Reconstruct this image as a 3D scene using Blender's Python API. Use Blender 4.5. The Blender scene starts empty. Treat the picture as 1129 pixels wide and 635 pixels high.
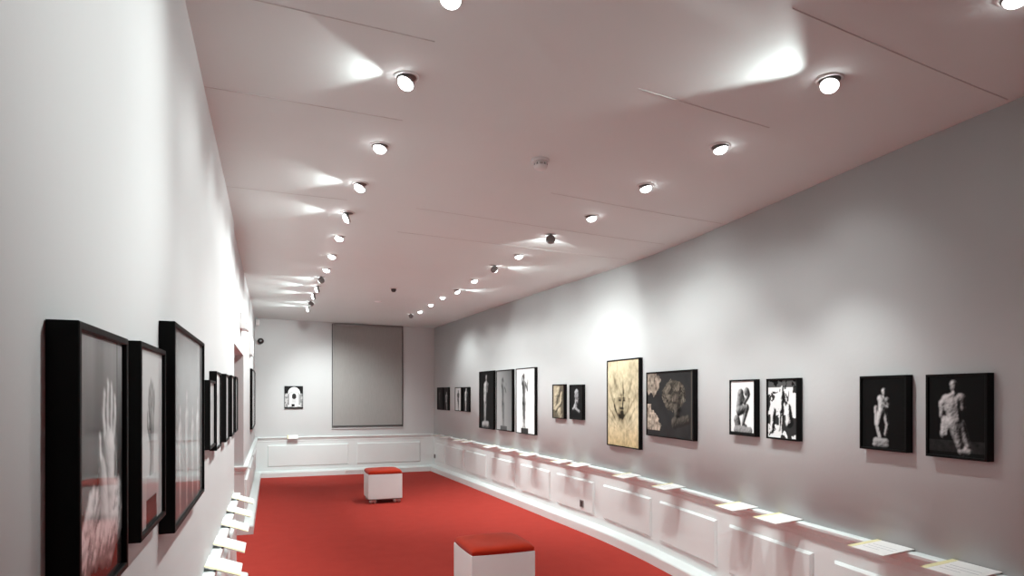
import bpy, bmesh, math
import numpy as np
from mathutils import Vector, Matrix

SC = bpy.context.scene
COL = SC.collection
PI = math.pi

# ------------------------------------------------------------------ helpers
def link(o, parent=None):
    COL.objects.link(o)
    if parent is not None:
        o.parent = parent
    return o

def tag(o, label=None, cat=None, group=None, kind=None):
    if label: o['label'] = label
    if cat: o['category'] = cat
    if group: o['group'] = group
    if kind: o['kind'] = kind
    return o

def thing(name, label, cat, loc=(0, 0, 0), rz=0.0, group=None):
    o = bpy.data.objects.new(name, None)
    o.empty_display_size = 0.05
    o.location = loc
    o.rotation_euler = (0, 0, rz)
    link(o)
    return tag(o, label, cat, group)

def obj(name, bm, mat, parent=None, smooth=False):
    me = bpy.data.meshes.new(name)
    bmesh.ops.recalc_face_normals(bm, faces=bm.faces[:])
    bm.to_mesh(me)
    bm.free()
    for m in (mat if isinstance(mat, (list, tuple)) else [mat]):
        me.materials.append(m)
    if smooth:
        for p in me.polygons:
            p.use_smooth = True
    return link(bpy.data.objects.new(name, me), parent)

def copy_part(src, parent):
    c = src.copy()
    COL.objects.link(c)
    c.parent = parent
    return c

def copy_tree(src, parent=None):
    c = copy_part(src, parent)
    for ch in list(src.children):
        copy_tree(ch, c)
    return c

def add_box(bm, x0, x1, y0, y1, z0, z1, mi=0, bevel=0.0, seg=2):
    vs = [bm.verts.new(p) for p in ((x0, y0, z0), (x1, y0, z0), (x1, y1, z0), (x0, y1, z0),
                                    (x0, y0, z1), (x1, y0, z1), (x1, y1, z1), (x0, y1, z1))]
    fs = [bm.faces.new([vs[i] for i in q]) for q in
          ((0, 3, 2, 1), (4, 5, 6, 7), (0, 1, 5, 4), (1, 2, 6, 5), (2, 3, 7, 6), (3, 0, 4, 7))]
    for f in fs:
        f.material_index = mi
    if bevel > 0:
        es = list({e for f in fs for e in f.edges})
        bmesh.ops.bevel(bm, geom=es, offset=bevel, segments=seg, affect='EDGES', profile=0.5)
    return vs

def add_lathe(bm, prof, n=24, M=None, cap0=True, cap1=True, mi=0):
    """prof: list of (r, z); rotated about z, then moved by M."""
    M = M or Matrix()
    rings = []
    for r, z in prof:
        rings.append([bm.verts.new(M @ Vector((r * math.cos(2 * PI * k / n), r * math.sin(2 * PI * k / n), z)))
                      for k in range(n)])
    for a, b in zip(rings, rings[1:]):
        for k in range(n):
            f = bm.faces.new((a[k], a[(k + 1) % n], b[(k + 1) % n], b[k]))
            f.material_index = mi
            f.smooth = True
    if cap0: bm.faces.new(rings[0][::-1]).material_index = mi
    if cap1: bm.faces.new(rings[-1]).material_index = mi

def axis_matrix(p, d):
    """matrix taking +z to direction d, origin to p"""
    q = Vector(d).normalized().to_track_quat('Z', 'Y')
    return Matrix.Translation(Vector(p)) @ q.to_matrix().to_4x4()

def add_sweep(bm, path, prof, nrm, closed_ends=True, mi=0):
    """path: (x, y) points; prof: (out, z) points; nrm: outward unit (x, y) for each path point."""
    rows = []
    for (x, y), (nx, ny) in zip(path, nrm):
        rows.append([bm.verts.new((x + nx * o, y + ny * o, z)) for o, z in prof])
    k = len(prof)
    for a, b in zip(rows, rows[1:]):
        for i in range(k):
            j = (i + 1) % k
            f = bm.faces.new((a[i], a[j], b[j], b[i]))
            f.material_index = mi
    if closed_ends:
        bm.faces.new(rows[0][::-1]); bm.faces.new(rows[-1])

# ------------------------------------------------------------------ materials
def new_mat(name):
    m = bpy.data.materials.new(name)
    m.use_nodes = True
    nt = m.node_tree
    return m, nt, nt.nodes['Principled BSDF']

def lin(r, g, b):
    f = lambda c: c / 12.92 if c <= 0.04045 else ((c + 0.055) / 1.055) ** 2.4
    return (f(r / 255), f(g / 255), f(b / 255), 1)

def mat_plain(name, rgb, rough=0.6, metal=0.0, spec=0.5, coat=0.0):
    m, nt, p = new_mat(name)
    p.inputs['Base Color'].default_value = (*rgb, 1)
    p.inputs['Roughness'].default_value = rough
    p.inputs['Metallic'].default_value = metal
    p.inputs['Specular IOR Level'].default_value = spec
    p.inputs['Coat Weight'].default_value = coat
    return m

def mat_paint(name, c0, c1, scale=3.0, rough=0.7, bump=0.05, bscale=60, spec=0.3):
    m, nt, p = new_mat(name)
    tc = nt.nodes.new('ShaderNodeTexCoord')
    n1 = nt.nodes.new('ShaderNodeTexNoise'); n1.inputs['Scale'].default_value = scale; n1.inputs['Detail'].default_value = 4
    rp = nt.nodes.new('ShaderNodeMix'); rp.data_type = 'RGBA'
    rp.inputs[6].default_value = (*c0, 1); rp.inputs[7].default_value = (*c1, 1)
    nt.links.new(tc.outputs['Object'], n1.inputs['Vector'])
    nt.links.new(n1.outputs['Fac'], rp.inputs[0])
    nt.links.new(rp.outputs[2], p.inputs['Base Color'])
    n2 = nt.nodes.new('ShaderNodeTexNoise'); n2.inputs['Scale'].default_value = bscale; n2.inputs['Detail'].default_value = 3
    b = nt.nodes.new('ShaderNodeBump'); b.inputs['Strength'].default_value = bump; b.inputs['Distance'].default_value = 0.01
    nt.links.new(tc.outputs['Object'], n2.inputs['Vector'])
    nt.links.new(n2.outputs['Fac'], b.inputs['Height'])
    nt.links.new(b.outputs['Normal'], p.inputs['Normal'])
    p.inputs['Roughness'].default_value = rough
    p.inputs['Specular IOR Level'].default_value = spec
    return m

def mat_ceiling():
    """white board ceiling with fine open joints running across the room"""
    m = mat_paint('ceiling_board', (0.70, 0.76, 0.75), (0.745, 0.81, 0.80), 1.2, 0.8, 0.03, 25, 0.2)
    return m

def mat_fabric(name, c0, c1, scale, bscale, bump, rough=0.95, sheen=0.0):
    m = mat_paint(name, c0, c1, scale, rough, bump, bscale, 0.1)
    m.node_tree.nodes['Principled BSDF'].inputs['Sheen Weight'].default_value = sheen
    return m

def mat_emit(name, rgb, strength):
    m, nt, p = new_mat(name)
    p.inputs['Base Color'].default_value = (0.8, 0.8, 0.8, 1)
    p.inputs['Emission Color'].default_value = (*rgb, 1)
    p.inputs['Emission Strength'].default_value = strength
    return m

def mat_print(name, rough, coat):
    m, nt, p = new_mat(name)
    a = nt.nodes.new('ShaderNodeAttribute'); a.attribute_name = 'print_tone'
    nt.links.new(a.outputs['Color'], p.inputs['Base Color'])
    p.inputs['Roughness'].default_value = 0.5
    p.inputs['Specular IOR Level'].default_value = 0.08
    p.inputs['Coat Weight'].default_value = coat
    p.inputs['Coat Roughness'].default_value = rough
    return m

def mat_blind():
    m, nt, p = new_mat('blind_cloth')
    tc = nt.nodes.new('ShaderNodeTexCoord')
    mp = nt.nodes.new('ShaderNodeMapping'); mp.inputs['Scale'].default_value = (260, 260, 8)
    n1 = nt.nodes.new('ShaderNodeTexNoise'); n1.inputs['Scale'].default_value = 1.0; n1.inputs['Detail'].default_value = 2
    rp = nt.nodes.new('ShaderNodeMix'); rp.data_type = 'RGBA'
    rp.inputs[6].default_value = (0.27, 0.26, 0.25, 1); rp.inputs[7].default_value = (0.36, 0.35, 0.335, 1)
    nt.links.new(tc.outputs['Object'], mp.inputs['Vector']); nt.links.new(mp.outputs[0], n1.inputs['Vector'])
    nt.links.new(n1.outputs['Fac'], rp.inputs[0]); nt.links.new(rp.outputs[2], p.inputs['Base Color'])
    p.inputs['Roughness'].default_value = 0.9
    return m

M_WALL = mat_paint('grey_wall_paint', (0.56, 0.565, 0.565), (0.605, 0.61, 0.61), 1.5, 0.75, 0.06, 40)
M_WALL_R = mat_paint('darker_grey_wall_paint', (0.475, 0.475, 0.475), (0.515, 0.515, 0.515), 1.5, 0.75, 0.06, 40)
M_WHITE = mat_paint('white_joinery_paint', (0.745, 0.80, 0.795), (0.785, 0.845, 0.84), 2.0, 0.42, 0.02, 30, 0.4)
M_CEIL = mat_ceiling()
M_CARPET = mat_fabric('red_carpet', (0.36, 0.032, 0.022), (0.44, 0.045, 0.032), 6, 260, 0.35, 0.97, 0.03)
M_VELVET = mat_fabric('rust_velvet', (0.36, 0.022, 0.006), (0.50, 0.036, 0.012), 9, 140, 0.08, 0.85, 0.12)
M_FRAME = mat_paint('black_stained_wood', (0.003, 0.003, 0.003), (0.005, 0.0048, 0.0045), 40, 0.5, 0.03, 120, 0.12)
M_PRINT_GLOSS = mat_print('glazed_print', 0.045, 0.7)
M_PRINT = mat_print('satin_print', 0.25, 0.03)
M_BENCH = mat_paint('white_laminate', (0.76, 0.84, 0.84), (0.79, 0.87, 0.87), 4, 0.4, 0.01, 60, 0.4)
M_DARK = mat_plain('recess_shade_and_base', (0.22, 0.21, 0.20), 0.6)
M_METAL = mat_plain('grey_metal', (0.24, 0.23, 0.225), 0.45, 0.2)
M_CHROME = mat_plain('brushed_steel', (0.62, 0.60, 0.58), 0.3, 1.0)
M_RING = mat_plain('white_ring', (0.72, 0.74, 0.73), 0.5)
M_LENS = mat_emit('lamp_lens', (1.0, 1.0, 1.0), 12)
M_BLACK = mat_plain('black_plastic', (0.012, 0.012, 0.013), 0.3)
M_PLASTIC = mat_plain('white_plastic', (0.78, 0.77, 0.76), 0.4)
M_GREYPL = mat_plain('grey_plastic', (0.25, 0.24, 0.24), 0.5)
M_SOCKET = mat_plain('dark_socket', (0.035, 0.034, 0.034), 0.45)
M_CARD = mat_plain('white_card', (0.86, 0.85, 0.84), 0.5)
M_YELLOW = mat_plain('pale_yellow_tape', (0.80, 0.75, 0.44), 0.5)
M_INK = mat_plain('grey_ink', (0.50, 0.50, 0.52), 0.6)
M_BLIND = mat_blind()
M_BAR_AND_GAP = mat_plain('dark_bar_and_gap_shade', (0.07, 0.066, 0.064), 0.6)
M_JOINT = mat_plain('board_joint_filler', (0.58, 0.60, 0.59), 0.8)

# ------------------------------------------------------------------ room shape
LX = -0.30                      # left wall
YB = 13.0                       # back wall
YF = -2.2                       # wall behind the camera
KY = np.array([-2.2, 1.0, 1.95, 2.4, 3.6, 4.7, 5.3, 5.9, 7.5, 9.5, 13.1])
KX = np.array([2.79, 2.985, 3.04, 3.07, 3.19, 3.315, 3.365, 3.385, 3.34, 3.265, 3.11])
KM = np.gradient(KX, KY)
def RW(y):
    """the right wall is not straight: x of its face at y"""
    i = int(np.clip(np.searchsorted(KY, y) - 1, 0, len(KY) - 2)); h = KY[i + 1] - KY[i]; t = (y - KY[i]) / h
    return float((2*t**3-3*t*t+1)*KX[i] + (t**3-2*t*t+t)*h*KM[i] + (-2*t**3+3*t*t)*KX[i+1] + (t**3-t*t)*h*KM[i+1])
def RN(y):
    d = (RW(y + 0.02) - RW(y - 0.02)) / 0.04
    n = Vector((-1, d)); n.normalize()
    return n.x, n.y
def CZ(x, y):
    """the ceiling sags a little towards the right wall and lifts at the far left"""
    dip = float(np.interp(y, [0, 2.0, 3.1, 4.5, 7.0, 10.0, 13.2], [0.115, 0.110, 0.103, 0.087, 0.045, 0.012, 0.0]))
    t = min(max((x - 0.6) / 2.6, 0), 1); t = t * t * (3 - 2 * t) * 0.5 + t * 0.5
    z = 2.94 - dip * t
    z += 0.03 * min(max((y - 8) / 5, 0), 1) * (1 - max(x, -0.3) / 1.6)
    return z

# floor
bm = bmesh.new()
add_box(bm, -1.6, 3.7, YF, YB + 0.2, -0.1, 0.0)
tag(obj('floor', bm, M_CARPET), kind='structure')

# ceiling: a gently warped sheet of boards with real thickness
bm = bmesh.new()
xs = np.linspace(-1.4, 3.6, 26); ys = np.linspace(YF - 0.1, YB + 0.2, 62)
low = [[bm.verts.new((x, y, CZ(x, y))) for x in xs] for y in ys]
top = [[bm.verts.new((x, y, 3.15)) for x in xs] for y in ys]
for j in range(len(ys) - 1):
    for i in range(len(xs) - 1):
        f = bm.faces.new((low[j][i], low[j + 1][i], low[j + 1][i + 1], low[j][i + 1])); f.smooth = True
        bm.faces.new((top[j][i], top[j][i + 1], top[j + 1][i + 1], top[j + 1][i]))
ceiling = tag(obj('ceiling', bm, M_CEIL), kind='structure')
# taped joints between the ceiling boards
def joint(x0, x1, y, dy, w):
    bm = bmesh.new()
    n = 12; rows = []
    for k in range(n + 1):
        x = x0 + (x1 - x0) * k / n; yy = y + dy * k / n; z = CZ(x, yy)
        rows.append([bm.verts.new(p) for p in ((x, yy - w, z + 0.002), (x, yy - w * 0.4, z - 0.0022), (x, yy + w * 0.4, z - 0.0022), (x, yy + w, z + 0.002))])
    for a, b in zip(rows, rows[1:]):
        for i in range(3):
            bm.faces.new((a[i], a[i + 1], b[i + 1], b[i]))
    obj('board_joint', bm, M_JOINT, ceiling)
for x0, x1, y, dy, w in ((-0.3, 0.62, 3.225, 0.05, 0.004), (-0.3, 0.6, 2.44, 0.06, 0.004), (1.52, 2.3, 2.50, 0.06, 0.004),
                         (1.7, 3.0, 1.78, 0.12, 0.004), (1.75, 3.2, 3.98, 0.08, 0.003), (1.0, 3.2, 4.75, 0.08, 0.003), (-0.3, 0.5, 4.72, 0.03, 0.003),
                         (1.0, 3.25, 5.5, 0.05, 0.003)):
    joint(x0, x1, y, dy, w)

# right wall (curved in plan)
ys_r = [YF + (YB + 0.1 - YF) * k / 90 for k in range(91)]
bm = bmesh.new()
rows = []
for y in ys_r:
    x = RW(y)
    rows.append([bm.verts.new(p) for p in ((x, y, 0), (x, y, 3.1), (x + 0.15, y, 3.1), (x + 0.15, y, 0))])
for a, b in zip(rows, rows[1:]):
    for i in range(4):
        j = (i + 1) % 4
        f = bm.faces.new((a[i], a[j], b[j], b[i])); f.smooth = (i == 0)
bm.faces.new(rows[0]); bm.faces.new(rows[-1])
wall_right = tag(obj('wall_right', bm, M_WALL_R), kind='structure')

RAIL = [(0, 0.655), (0.008, 0.655), (0.012, 0.668), (0.012, 0.69), (0.022, 0.70), (0.026, 0.715), (0.036, 0.722), (0.046, 0.73), (0.048, 0.745), (0.042, 0.752), (0, 0.752)]
PLINTH = [(0, 0), (0.105, 0), (0.105, 0.085), (0.098, 0.095), (0.03, 0.115), (0, 0.118)]
WAINS = [(0, 0.0), (0.006, 0.0), (0.006, 0.70), (0, 0.70)]
def run(name, path, nrm, prof, mat, parent=None):
    bm = bmesh.new(); add_sweep(bm, path, prof, nrm)
    o = obj(name, bm, mat, parent)
    if parent is None: tag(o, kind='structure')
    return o
def line(p, q, n=2):
    return [(p[0] + (q[0] - p[0]) * k / (n - 1), p[1] + (q[1] - p[1]) * k / (n - 1)) for k in range(n)]
pr = [(RW(y), y) for y in ys_r]; nr = [RN(y) for y in ys_r]
run('wainscot', pr, nr, WAINS, M_WHITE, wall_right)
run('trim_1', pr, nr, RAIL, M_WHITE)
run('baseboard_right', pr, nr, PLINTH, M_WHITE)

def panel(path, nrm, z0, z1, parent):
    """raised field of a wainscot panel with a chamfered edge, following its wall"""
    bm = bmesh.new()
    c = 0.016
    n = len(path)
    def row(i, inset):
        return path[i], nrm[i]
    # along-length inset handled with extra stations
    tot = [0.0]
    for a, b in zip(path, path[1:]): tot.append(tot[-1] + math.dist(a, b))
    L = tot[-1]
    def at(s):
        s = min(max(s, 0), L)
        for i in range(n - 1):
            if s <= tot[i + 1] + 1e-9:
                t = (s - tot[i]) / max(tot[i + 1] - tot[i], 1e-9)
                return ([path[i][k] + (path[i + 1][k] - path[i][k]) * t for k in (0, 1)], nrm[i])
    st = [0, 0.002, c] + [L * k / 6 for k in range(1, 6)] + [L - c, L - 0.002, L]
    prof_full = lambda h, ins: [(0.004, z0 + ins), (0.004 + h, z0 + ins), (0.004 + h, z1 - ins), (0.004, z1 - ins)]
    rows = []
    for k, s in enumerate(st):
        p, nn = at(s)
        edge = k in (0, len(st) - 1); lip = k in (1, len(st) - 2)
        h = 0.004 if edge else (0.010 if lip else 0.022)
        cc = 0.002 if (edge or lip) else c
        pf = [(0.004, z0), (0.010 if not edge else 0.006, z0 + 0.002), (0.004 + h, z0 + cc), (0.004 + h, z1 - cc), (0.010 if not edge else 0.006, z1 - 0.002), (0.004, z1)]
        rows.append([bm.verts.new((p[0] + nn[0] * o, p[1] + nn[1] * o, z)) for o, z in pf])
    m = 6
    for a, b in zip(rows, rows[1:]):
        for i in range(m):
            j = (i + 1) % m
            bm.faces.new((a[i], a[j], b[j], b[i]))
    bm.faces.new(rows[0][::-1]); bm.faces.new(rows[-1])
    return obj('wainscot_panel', bm, M_WHITE, parent)
for ya, yb in ((12.23, 12.82), (11.08, 12.11), (9.94, 10.93), (8.74, 9.67), (7.59, 8.52), (6.47, 7.39), (5.28, 6.25),
               (4.18, 5.11), (3.10, 4.00), (2.02, 2.92), (0.95, 1.85)):
    yy = [yb + (ya - yb) * k / 8 for k in range(9)]
    panel([(RW(y), y) for y in yy], [RN(y) for y in yy], 0.205, 0.575, wall_right)

# back wall
bm = bmesh.new(); add_box(bm, -1.4, 3.4, YB, YB + 0.15, 0, 3.1)
wall_back = tag(obj('wall_back', bm, M_WALL), kind='structure')
pb = [(LX, YB), (RW(YB), YB)]; nb = [(0, -1), (0, -1)]
run('wainscot', pb, nb, WAINS, M_WHITE, wall_back)
run('trim_2', pb, nb, RAIL, M_WHITE)
run('baseboard_back', pb, nb, PLINTH, M_WHITE)
for xa, xb in ((-0.08, 1.40), (1.56, 2.82)):
    panel(line((xa, YB), (xb, YB), 3), [(0, -1)] * 3, 0.19, 0.60, wall_back)

# left wall: near length, passage opening with its head, far length
Y1, Y2, ZH = 5.72, 7.85, 1.985
bm = bmesh.new(); add_box(bm, LX - 0.30, LX + 0.012, YF, Y1, 0, 3.1)
bev = [e for e in bm.edges if abs(e.verts[0].co.z - e.verts[1].co.z) > 1 and all(v.co.x > LX and v.co.y > 5 for v in e.verts)]
bmesh.ops.bevel(bm, geom=bev, offset=0.02, segments=4, affect='EDGES')
wall_left = tag(obj('wall_left', bm, M_WALL), kind='structure')
bm = bmesh.new(); add_box(bm, LX - 0.30, LX, Y1 - 0.05, Y2 + 0.05, ZH, 3.1)
obj('opening_head', bm, M_WALL, wall_left)
bm = bmesh.new(); add_box(bm, LX - 0.30, LX, Y2, YB + 0.1, 0, 3.1)
wall_lf = tag(obj('wall_left_far', bm, M_WALL), kind='structure')
bm = bmesh.new()
add_box(bm, LX - 1.1, LX - 0.95, Y1 - 0.3, Y2 + 0.2, 0, 3.1)
add_box(bm, LX - 1.1, LX - 0.28, Y1 - 0.25, Y1 - 0.1, 0, 3.1)
add_box(bm, LX - 1.1, LX - 0.28, Y2 + 0.001, Y2 + 0.15, 0, 3.1)
tag(obj('wall_passage', bm, M_WALL), kind='structure')
lx = LX + 0.012
pl = [(lx, YF), (lx, Y1)]; nl = [(1, 0), (1, 0)]
run('wainscot', pl, nl, WAINS, M_WHITE, wall_left)
run('trim_3', pl, nl, RAIL, M_WHITE)
run('baseboard_left', pl, nl, PLINTH, M_WHITE)
for ya, yb in ((1.2, 2.2), (2.35, 3.35), (3.5, 4.5), (4.65, 5.55)):
    panel(line((lx, ya), (lx, yb), 3), [(1, 0)] * 3, 0.205, 0.575, wall_left)
# jamb of the passage turning into the far length (one mitred run)
pj = [(LX - 0.8, Y2), (LX, Y2), (LX, YB)]
nj = [(0, -1), (1, -1), (1, 0)]
run('wainscot', pj, nj, WAINS, M_WHITE, wall_lf)
run('trim_4', pj, nj, RAIL, M_WHITE)
run('baseboard_left_far', pj, nj, PLINTH, M_WHITE)
for ya, yb in ((8.05, 9.2), (9.4, 11.0), (11.2, 12.8)):
    panel(line((LX, ya), (LX, yb), 3), [(1, 0)] * 3, 0.205, 0.575, wall_lf)
panel(line((LX - 0.62, Y2), (LX - 0.10, Y2), 3), [(0, -1)] * 3, 0.205, 0.60, wall_lf)
# wall behind the camera
bm = bmesh.new(); add_box(bm, -1.4, 3.4, YF - 0.15, YF, 0, 3.1)
tag(obj('wall_front', bm, M_WALL), kind='structure')

# ------------------------------------------------------------------ prints: tones worked out per vertex of the sheet
def vnoise(x, y, seed):
    xi = np.floor(x).astype(np.int64); yi = np.floor(y).astype(np.int64)
    fx = x - xi; fy = y - yi
    fx = fx * fx * (3 - 2 * fx); fy = fy * fy * (3 - 2 * fy)
    def h(a, b):
        n = (a * 374761393 + b * 668265263 + seed * 974711) & 0x7fffffff
        n = ((n ^ (n >> 13)) * 1274126177) & 0x7fffffff
        return ((n ^ (n >> 16)) & 0xffff) / 65535.0
    return (h(xi, yi) * (1 - fx) + h(xi + 1, yi) * fx) * (1 - fy) + (h(xi, yi + 1) * (1 - fx) + h(xi + 1, yi + 1) * fx) * fy
def fbm(x, y, seed, oct=4):
    a = 0.5; s = 0; t = 0
    for o in range(oct):
        s = s + a * vnoise(x * 2 ** o, y * 2 ** o, seed + o * 7); t += a; a *= 0.55
    return s / t
def sculpt(X, Y, caps, light=(-0.5, -0.6, 0.65), rough=0.0, seed=1, amb=0.12, soft=3):
    """relief of rounded limbs lit from one side; caps: (x0,y0,r0,x1,y1,r1[,z]); y runs down. -> (mask, shade)"""
    Hh = np.full(X.shape, -1.0)
    for c in caps:
        x0, y0, r0, x1, y1, r1 = c[:6]; z = c[6] if len(c) > 6 else 0.0
        dx, dy = x1 - x0, y1 - y0; L = dx * dx + dy * dy + 1e-9
        t = np.clip(((X - x0) * dx + (Y - y0) * dy) / L, 0, 1)
        d2 = (X - x0 - t * dx) ** 2 + (Y - y0 - t * dy) ** 2
        r = r0 + (r1 - r0) * t
        if rough: r = r * (1 + rough * (fbm(X * 14, Y * 14, seed) - 0.5))
        h = np.where(d2 < r * r, np.sqrt(np.maximum(r * r - d2, 0)) + z, -1.0)
        Hh = np.maximum(Hh, h)
    mask = (Hh > -1).astype(float)
    Hc = np.where(Hh > -1, Hh, 0)
    for _ in range(soft):                   # soften the joints so the limbs flow into each other
        P = np.pad(Hc, 1, mode='edge'); Q = np.pad(mask, 1, mode='edge')
        Hc = sum(P[i:i + X.shape[0], j:j + X.shape[1]] for i in range(3) for j in range(3)) / 9
        mask = sum(Q[i:i + X.shape[0], j:j + X.shape[1]] for i in range(3) for j in range(3)) / 9 if _ == 0 else mask
    if rough: Hc = Hc + rough * 0.05 * fbm(X * 30, Y * 30, seed + 5)
    dxs = X[0, 1] - X[0, 0]; dys = Y[1, 0] - Y[0, 0]
    gy, gx = np.gradient(Hc, dys, dxs)
    gx = np.clip(gx, -4, 4); gy = np.clip(gy, -4, 4)
    nz = 1 / np.sqrt(gx * gx + gy * gy + 1)
    l = np.array(light); l = l / np.linalg.norm(l)
    sh = np.clip((-gx * l[0] - gy * l[1] + l[2]) * nz, 0, 1)
    return mask, amb + (1 - amb) * sh
def grey(v): return np.stack([v, v, v], -1)
def mix(a, b, m): return a * (1 - m[..., None]) + b * m[..., None]

def stand(cx, top, bot, s, lean=0.0, arm=None):
    """a slim standing figure as limbs; s = half shoulder width"""
    H = bot - top
    y = lambda f: top + H * f
    x = lambda f: cx + lean * (f - 0.5)
    c = [(x(.05), y(.05), s * .42, x(.07), y(.085), s * .38, .02),
         (x(.12), y(.12), s * .22, x(.16), y(.16), s * .3),
         (x(.2) - s * .55, y(.20), s * .42, x(.2) + s * .55, y(.20), s * .42),
         (x(.22), y(.22), s * .85, x(.4), y(.40), s * .58),
         (x(.42), y(.42), s * .6, x(.52), y(.52), s * .72),
         (x(.54) - s * .32, y(.54), s * .46, x(.75) - s * .25, y(.75), s * .28),
         (x(.54) + s * .34, y(.54), s * .46, x(.75) + s * .30, y(.75), s * .28),
         (x(.75) - s * .25, y(.75), s * .30, x(.97) - s * .2, y(.97), s * .15),
         (x(.75) + s * .30, y(.75), s * .30, x(.97) + s * .3, y(.97), s * .15),
         (x(.97) - s * .2, y(.98), s * .16, x(.97) - s * .45, y(.995), s * .14),
         (x(.97) + s * .3, y(.98), s * .16, x(.97) + s * .6, y(.995), s * .14)]
    if arm == 'raised':
        c += [(x(.2) + s * .9, y(.2), s * .28, x(.3) + s * 1.5, y(.32), s * .22, .03), (x(.3) + s * 1.5, y(.32), s * .22, x(.2) + s * 1.7, y(.13), s * .16, .03),
              (x(.2) - s * .8, y(.2), s * .28, x(.1) - s * .7, y(.07), s * .22), (x(.1) - s * .7, y(.07), s * .22, x(.05), y(.03), s * .2)]
    else:
        c += [(x(.2) - s * .95, y(.21), s * .28, x(.38) - s * .95, y(.38), s * .2), (x(.38) - s * .95, y(.38), s * .2, x(.53) - s * .8, y(.53), s * .14),
              (x(.2) + s * .95, y(.21), s * .28, x(.36) + s * .8, y(.36), s * .2, .02), (x(.36) + s * .8, y(.36), s * .2, x(.3), y(.32), s * .16, .04)]
    return c
def hand(cx, cy, k, a):
    """an upright open hand; k = palm half-width, a = aspect unit"""
    c = [(cx, cy, k, cx + .1 * k, cy + 1.6 * k, k * .8), (cx + .1 * k, cy + 1.6 * k, k * .75, cx + .1 * k, cy + 4.2 * k, k * .62)]
    for i, (o, L, b) in enumerate(((-.78, 1.7, -.25), (-.26, 2.15, -.08), (.26, 2.0, .10), (.76, 1.5, .3))):
        c += [(cx + o * k, cy - .6 * k, k * .31, cx + (o + b) * k, cy - (.6 + L * .55) * k, k * .29, .005),
              (cx + (o + b) * k, cy - (.6 + L * .55) * k, k * .29, cx + (o + b * .6 + .1) * k, cy - (.7 + L) * k, k * .21, .005)]
    c += [(cx - .7 * k, cy + .9 * k, k * .32, cx - 1.5 * k, cy + .1 * k, k * .25, .01), (cx - 1.5 * k, cy + .1 * k, k * .25, cx - 1.55 * k, cy - .7 * k, k * .18, .01)]
    return c

# each painter gets X (0..aspect), Y (0..1, downwards) and returns linear rgb
def art_stone_hand(X, Y, A):
    bg = 0.13 + 0.26 * np.clip(1 - Y * 2.0, 0, 1) * (0.75 + 0.5 * fbm(X * 9, Y * .6, 3)) - 0.08 * np.exp(-((X / A - .45) / .13) ** 2) * (Y < .6)
    bg = np.where(abs(X / A - .86) < .008, bg * .5, bg) * np.clip(1.05 - Y * 1.1, 0.05, 1)
    m, s = sculpt(X, Y, hand(A * .66, .47, .10, A) + [(A * .55, .55, .08, A * .55, .82, .11)], rough=.15, seed=4, light=(.5, -.5, .5), soft=1)
    c = mix(grey(bg), grey(.03 + .87 * s), m)
    m, s = sculpt(X, Y, [(A * .34, .68, .09, A * .22, .80, .11), (A * .85, .66, .08, A * .88, .78, .09), (A * .3, .82, .08, A * .75, .82, .08)], rough=.7, seed=9, soft=1)
    t = fbm(X * 40, Y * 40, 10)
    return mix(c, grey((.10 + .85 * s) * (.75 + .5 * t)), m)
def art_plinth_hand(X, Y, A):
    bg = 0.46 + .16 * (1 - Y)
    m, s = sculpt(X, Y, hand(A * .52, .42, .085, A) + [(A * .52, .64, .05, A * .52, .74, .085)], seed=2, light=(.5, -.5, .5), soft=1)
    c = mix(grey(bg), grey(.02 + .32 * s ** 1.5), m)
    bl = (abs(X - A * .52) < A * (.20 + .10 * (Y - .7))) & (Y > .72)
    c = mix(c, grey(np.where(Y < .85, .42, .03)), bl.astype(float))
    return c
def art_pale_streaks(X, Y, A):
    bg = .09 + .09 * fbm(X * 3, Y * 2, 5) + .08 * (1 - Y)
    for cx, top, bot, s in ((.20, .40, .97, .055), (.40, .32, .97, .06), (.60, .42, .97, .055), (.80, .36, .97, .06)):  # streaks, mostly reflections, put into the print as pale figures
        m, sh = sculpt(X, Y, stand(A * cx, top, bot, s), rough=.3, seed=int(cx * 50))
        bg = bg * (1 - m * .8) + m * .8 * (.10 + .65 * sh)
    return grey(bg)
def art_pale_form(seed, b=.55):
    def f(X, Y, A):
        bg = b + .12 * (fbm(X * 2, Y * 2, seed) - .5)
        m, s = sculpt(X, Y, stand(A * .5, .15, .92, .09, lean=.05 * ((seed % 3) - 1)), rough=.2, seed=seed)
        return mix(grey(bg), grey(.25 + .4 * s), m * .7)
    return f
def art_dark_form(seed, tone, cx=.5, s=.07, lean=0., base=False, bgv=.008, top=.1, bot=.92, arm=None):
    def f(X, Y, A):
        bg = bgv + 0 * X
        caps = stand(A * cx, top, bot, s, lean, arm)
        if base: caps = caps + [(A * cx - .12, bot + .02, .06, A * cx + .12, bot + .02, .06)]
        m, sh = sculpt(X, Y, caps, rough=.25, seed=seed, light=(-.7, -.4, .5))
        return mix(grey(bg), grey(tone * sh ** 1.3), m)
    return f
def art_grey_figure(X, Y, A):
    bg = .10 + .22 * (1 - X / A) + .10 * (Y - .3)
    m, s = sculpt(X, Y, stand(A * .44, .09, .93, .082, arm='raised'), light=(.6, -.5, .5))
    c = mix(grey(bg), grey(.015 + .20 * s), m)
    bl = ((abs(X - A * .46) < A * .22) & (Y > .93)).astype(float)
    return mix(c, grey(.08 + 0 * X), bl)
def art_white_figure(X, Y, A):
    bg = .80 + 0 * X
    m, s = sculpt(X, Y, stand(A * .42, .06, .92, .088, arm='raised'), light=(.6, -.5, .5))
    c = mix(grey(bg), grey(.008 + .26 * s ** 2), m)
    bl = ((abs(X - A * .45) < A * .2) & (Y > .925)).astype(float)
    return mix(c, grey(.03 + 0 * X), bl)
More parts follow.
